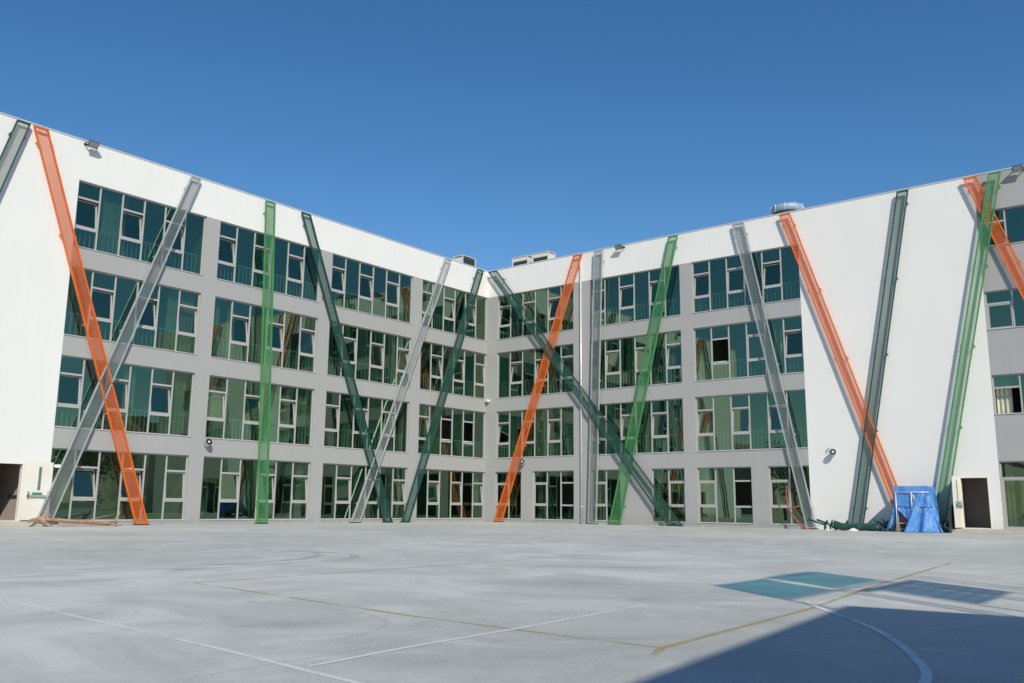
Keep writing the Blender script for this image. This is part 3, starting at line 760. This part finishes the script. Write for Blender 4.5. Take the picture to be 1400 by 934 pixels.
# dark green scrap along the white wall
sc = thing('rolled_netting', 'long roll of dark green netting lying at the foot of the white wall', 'netting roll', WR(21.6,1.1,0))
b = MB(); n = 16; b.tube([WR(20.62+1.85*i/n, 1.08+.02*math.sin(i), 0.155+.018*math.sin(i*1.9)) for i in range(n+1)], [.145+.022*math.sin(i*2.3+1)+.012*math.sin(i*5) for i in range(n+1)], 14); b.build('roll', M['dark'], sc)
b = MB()
for k in range(7): b.tube([WR(20.75+.27*k,1.24+.005*k,.04),WR(20.77+.27*k,1.25,.16),WR(20.80+.27*k,1.1,.325),WR(20.8+.27*k,.93,.2)], .012, 6)
b.build('strap', M['rubber'], sc)
def stand(u, o, tilt, label, h=.5, z=.03):
    root = thing('metal_stand', label, 'metal stand', WR(u,o,0), 'dark green metal stands in the scrap heap')
    rm = Matrix.Rotation(tilt, 3, 'Z') @ Matrix.Rotation(R(72), 3, 'Y')
    def P(x, y, zz): v = rm @ Vector((x,y,zz)); return (WR(u,o,z)[0]+v.x, WR(u,o,z)[1]+v.y, .22+v.z)
    b = MB(); b.tube([P(0,0,-.02),P(0,0,h)], .042, 8); b.build('post', M['dark'], root)
    for k in range(5):
        a = 2*math.pi*k/5+.3
        b = MB(); b.tube([P(0,0,0),P(.12*math.cos(a),.12*math.sin(a),-.01),P(.25*math.cos(a),.25*math.sin(a),-.04)], [.045,.04,.026], 7); b.build('leg', M['dark'], root)
stand(20.18,1.05,R(100),'dark green metal stand at the outer tip of the scrap heap, legs in the air',.75)
stand(20.42,1.0,R(80),'dark green metal stand lying second from the scrap heap tip',.7)
stand(20.95,.75,R(95),'dark green metal stand on top of the netting roll end',.5)
stand(22.75,1.0,R(60),'dark green metal stand leaning beside the blue tarpaulin',.55)
b = MB()
rr = random.Random(12)
for i in range(9):
    u = 22.45+rr.uniform(0,.5); b.tube([WR(u,1.0+rr.uniform(-.3,.4),.03),WR(u+rr.uniform(-.35,.35),1.0+rr.uniform(-.2,.3),.25+rr.uniform(.05,.3))], .03, 6)
for i in range(8):
    u = 20.3+rr.uniform(0,.8); b.tube([WR(u,.8+rr.uniform(-.2,.3),.05+rr.uniform(0,.1)),WR(u+rr.uniform(.3,.7),.75+rr.uniform(-.2,.2),.1+rr.uniform(0,.22))], .032, 6)
tag(b.build('steel_offcuts', M['dark'], loc=WR(21.5,.9,0)), 'tangle of dark green steel offcuts heaped along the white wall', 'steel scrap')
# plaster spills
for (u, o, r, lab) in ((21.45,1.35,.17,'small heap of white plaster in front of the netting roll'),(20.38,1.3,.09,'smaller heap of white plaster under the outermost metal stand')):
    b = MB(); rr2 = random.Random(int(u*10)); rows = []
    for j in range(6):
        t = j/5; rad = r*(1-t)**.7
        rows.append([WR(u+rad*(1+.2*math.sin(k*1.7))*math.cos(2*math.pi*k/14)*1.5, o+rad*math.sin(2*math.pi*k/14)*.8, .11*(r/.17)*t*(1+.15*math.sin(k*2.1))) for k in list(range(14))+[0]])
    b.grid(rows)
    tag(b.build('plaster_heap', M['white_p'], loc=WR(u,o,0)), lab, 'plaster', 'heaps of white plaster')
# pile and leaning board between the tarpaulin and the door leaf
bd = MB(); bd.hexa([WR(25.17,1.25,0),WR(25.21,1.25,0),WR(25.21,.35,0),WR(25.17,.35,0),WR(25.24,1.2,1.1),WR(25.28,1.2,1.1),WR(25.28,.35,1.1),WR(25.24,.35,1.1)])
tag(bd.build('leaning_board', M['rubber'], loc=WR(25.2,.8,0)), 'dark board standing on edge against the open cream door leaf', 'board')
b = MB(); rr = random.Random(3)
for i in range(16):
    u = 24.75+rr.uniform(0,.36); o = .5+rr.uniform(0,.6); h = rr.uniform(.1,.5)
    b.tube([WR(u,o,.02),WR(u+rr.uniform(-.12,.08),o+rr.uniform(-.2,.2),h)], .03, 6)
    b.tube([WR(u-.15,o,.03+.02*i),WR(u+.18,o+rr.uniform(-.2,.2),.05+.02*i)], .028, 6)
tag(b.build('dark_offcuts', M['rubber'], loc=WR(24.95,.8,0)), 'dark heap of offcuts behind the blue tarpaulin beside the leaning board', 'scrap')

# ------------------------------------------------------------------ across the court, behind the photographer
SX, SZ = .90, 1.0; K = 1/SZ            # towards the sun is (-SX,-1.12,SZ)
BH = 5.5; BX = -32.33-SX*BH*K; BY = -31.36-1.12*BH*K
blk = thing('school_block', 'plain grey school block across the court whose shadow falls in front', 'building', (-70,-50,0))
ca, sa = math.cos(R(5.4)), math.sin(R(5.4))
def BT(x, y, z): dx, dy = x-BX, y-BY; return (BX+dx*ca-dy*sa, BY+dx*sa+dy*ca, z)
b = MB(); b.box(-95,BX,-60,BY,0,BH,T=BT); b.build('wall', M['grey'], blk)
b = MB(); b.box(BX+.3,-14,-60,BY-.05,0,3.1); b.build('wall', M['white'], blk)
for i in range(12):
    x = -92+i*4.2
    for z in (.9,3.2):
        b = MB(); b.box(x,x+3,BY+.001,BY+.04,z,z+1.9,T=BT); w = b.build('window', M['alu'], blk)
        b = MB(); b.quad(BT(x+.1,BY+.045,z+.1),BT(x+2.9,BY+.045,z+.1),BT(x+2.9,BY+.045,z+1.8),BT(x+.1,BY+.045,z+1.8)); b.build('pane', M['darkgl'], w)
def tint(name, c):
    m, nt, out = newmat(name); t = N(nt, 'ShaderNodeBsdfTransparent'); t.inputs['Color'].default_value = c4(c)
    g = N(nt, 'ShaderNodeBsdfGlossy'); g.inputs['Roughness'].default_value = .02; g.inputs['Color'].default_value = (.8,.9,.9,1)
    mx = N(nt, 'ShaderNodeMixShader'); mx.inputs[0].default_value = .06
    nt.links.new(t.outputs[0], mx.inputs[1]); nt.links.new(g.outputs[0], mx.inputs[2]); nt.links.new(mx.outputs[0], out.inputs[0]); return m
M['teal'] = tint('teal_screen_glass', (.36,.63,.64)); M['smoke'] = tint('smoked_screen_glass', (.36,.46,.50))
PY = BY-.3
scn = thing('glass_screen', 'two rowed screen of teal and smoked glass on steel posts above the block', 'glass screen', (-38,PY,3.1))
def hz(gy): return (gy-PY)/1.12*SZ          # height at which the screen's plane cuts the sun ray to a ground point
def glass_row(x0, x1, ytop, ybot, mat):
    zt, zb = hz(ytop), hz(ybot); a = x0-SX*zt*K; c = x1-SX*zt*K
    b = MB(); b.box(a, c, PY, PY+.012, zb, zt); b.build('glass_pane', M[mat], scn)
    return a, c, zb, zt
A = glass_row(-31.22,-29.88,-29.55,-30.72,'teal'); B = glass_row(-29.58,-28.05,-29.44,-30.68,'teal')
C1 = glass_row(-30.35,-29.55,-31.06,-32.25,'smoke'); C2 = glass_row(-29.43,-28.75,-31.04,-32.2,'smoke')
b = MB()
for x in (A[0]-.02, A[1]+.02, B[0]-.02, B[1]+.02, C1[0]-.1, C1[1]+.02, C2[1]+.02, C2[1]+.4, C2[1]+.7):
    b.box(x-.018, x+.018, PY-.03, PY-.005, 3.1, (A[3] if min(abs(x-A[0]), abs(x-B[1])) < .1 else A[2]) if x < C2[1]+.2 else C1[3]+.3)
b.box(A[0], B[1], PY-.03, PY-.006, A[2]-.04, A[2]-.01); b.box(A[0], B[1], PY-.03, PY-.006, A[3]-.01, A[3]+.02)
b.box(C1[0]-.45, C2[1], PY-.03, PY-.006, C1[3], C1[3]+.12)
for k in range(5): b.box(C1[0], C2[1], PY+.02, PY+.035, C1[2]+.2*k, C1[2]+.2*k+.03)
b.build('frame', M['rubber'], scn)

# ------------------------------------------------------------------ trees and houses seen only in the window glass
M['leaf'] = plain('leaf_green', (.055,.085,.03), .6, 0, .4, .8)
M['bark'] = plain('bark', (.12,.085,.06), .9, 0, .3, 5)
def tree(loc, h, seed, label):
    rt = random.Random(seed); root = thing('tree', label, 'tree', loc, 'trees beyond the court')
    b = MB(); b.tube([(loc[0],loc[1],0),(loc[0]+.1,loc[1],h*.3),(loc[0]-.1,loc[1]+.1,h*.7)], [.25,.2,.07], 8)
    for k in range(6):
        a = k*1.05; b.tube([(loc[0],loc[1],h*(.3+.06*k)),(loc[0]+math.cos(a)*h*.2,loc[1]+math.sin(a)*h*.2,h*(.45+.07*k))], [.1,.03], 6)
    b.build('trunk', M['bark'], root)
    b = MB(); cl = [Vector((rt.gauss(0,h*.15), rt.gauss(0,h*.15), h*.62+rt.gauss(0,h*.15))) for _ in range(26)]
    for c in cl:
        for _ in range(90):
            p = Vector(loc)+c+Vector((rt.gauss(0,h*.055), rt.gauss(0,h*.055), rt.gauss(0,h*.05)))
            u = Vector((rt.gauss(0,1),rt.gauss(0,1),rt.gauss(0,1))).normalized(); w = u.orthogonal().normalized()
            s = rt.uniform(.07,.15); b.quad(p-u*s-w*s*.5, p+u*s-w*s*.5, p+u*s+w*s*.5, p-u*s+w*s*.5)
    b.build('crown', M['leaf'], root, recalc=False)
tree((6,-58,0), 10, 1, 'dark leafy tree beyond the far end of the wing, seen in the glass')
tree((12,-66,0), 12, 2, 'taller leafy tree beyond the far end of the wing, seen in the glass')
tree((-58,6,0), 9, 3, 'leafy tree beyond the white end wall, seen in the glass')
def house(x0, x1, y0, y1, h, rh, label):
    root = thing('house', label, 'house', ((x0+x1)/2,(y0+y1)/2,0), 'neighbouring houses')
    b = MB(); b.box(x0,x1,y0,y1,0,h); b.build('wall', M['step'], root)
    b = MB(); ym = (y0+y1)/2
    p = [(x0-.4,y0-.4,h),(x1+.4,y0-.4,h),(x1+.4,y1+.4,h),(x0-.4,y1+.4,h),(x0-.4,ym-.01,h+rh),(x1+.4,ym-.01,h+rh),(x1+.4,ym+.01,h+rh),(x0-.4,ym+.01,h+rh)]
    b.hexa(p); b.build('roof', M['wood'], root)
house(-76,-64,10,20,6,2.5,'low gabled house beyond the white end wall')
house(-84,-70,-14,-4,7,2.5,'taller gabled house beyond the open side of the court')
house(14,26,-72,-62,8,3,'gabled house beyond the trees past the far wing end')

# ------------------------------------------------------------------ camera
f_px = 1229.83
right = Vector((.61948791,-.7849456,.00975356)); up = Vector((-.14824162,-.10477462,.98338533)); fw = Vector((.77088206,.6106412,.18126822))
cam = bpy.data.cameras.new('camera'); co = bpy.data.objects.new('camera', cam); COL.objects.link(co)
cam.sensor_width = 36; cam.lens = f_px/1400*36; cam.clip_start = .05; cam.clip_end = 2000
mw = Matrix(((right.x,up.x,-fw.x,-40.7464),(right.y,up.y,-fw.y,-34.1762),(right.z,up.z,-fw.z,.83696),(0,0,0,1)))
co.matrix_world = mw
S.camera = co

# ------------------------------------------------------------------ light
to_sun = Vector((-SX,-1.12,SZ)).normalized()
sun = bpy.data.lights.new('sun', 'SUN'); sun.energy = 3.8; sun.angle = R(.55); sun.color = (1,.935,.80)
so = bpy.data.objects.new('sun', sun); COL.objects.link(so)
so.rotation_euler = to_sun.to_track_quat('Z', 'Y').to_euler()
w = bpy.data.worlds.new('World'); S.world = w; w.use_nodes = True
nt = w.node_tree; bg = nt.nodes['Background']
sky = nt.nodes.new('ShaderNodeTexSky'); sky.sky_type = 'NISHITA'; sky.sun_disc = False
sky.sun_elevation = math.asin(to_sun.z); sky.sun_rotation = math.atan2(to_sun.x, to_sun.y)
sky.altitude = 200; sky.air_density = 1.0; sky.dust_density = .3; sky.ozone_density = 3
hs_ = nt.nodes.new('ShaderNodeHueSaturation'); hs_.inputs['Saturation'].default_value = 1.25
nt.links.new(sky.outputs[0], hs_.inputs['Color']); nt.links.new(hs_.outputs[0], bg.inputs[0]); bg.inputs[1].default_value = .106
S.view_settings.view_transform = 'Standard'; S.view_settings.look = 'None'; S.view_settings.gamma = 1; S.view_settings.exposure = .12
S.cycles.max_bounces = 8; S.cycles.transparent_max_bounces = 24; S.cycles.glossy_bounces = 4
for o in list(S.objects):
    if '_o' in o: del o['_o']
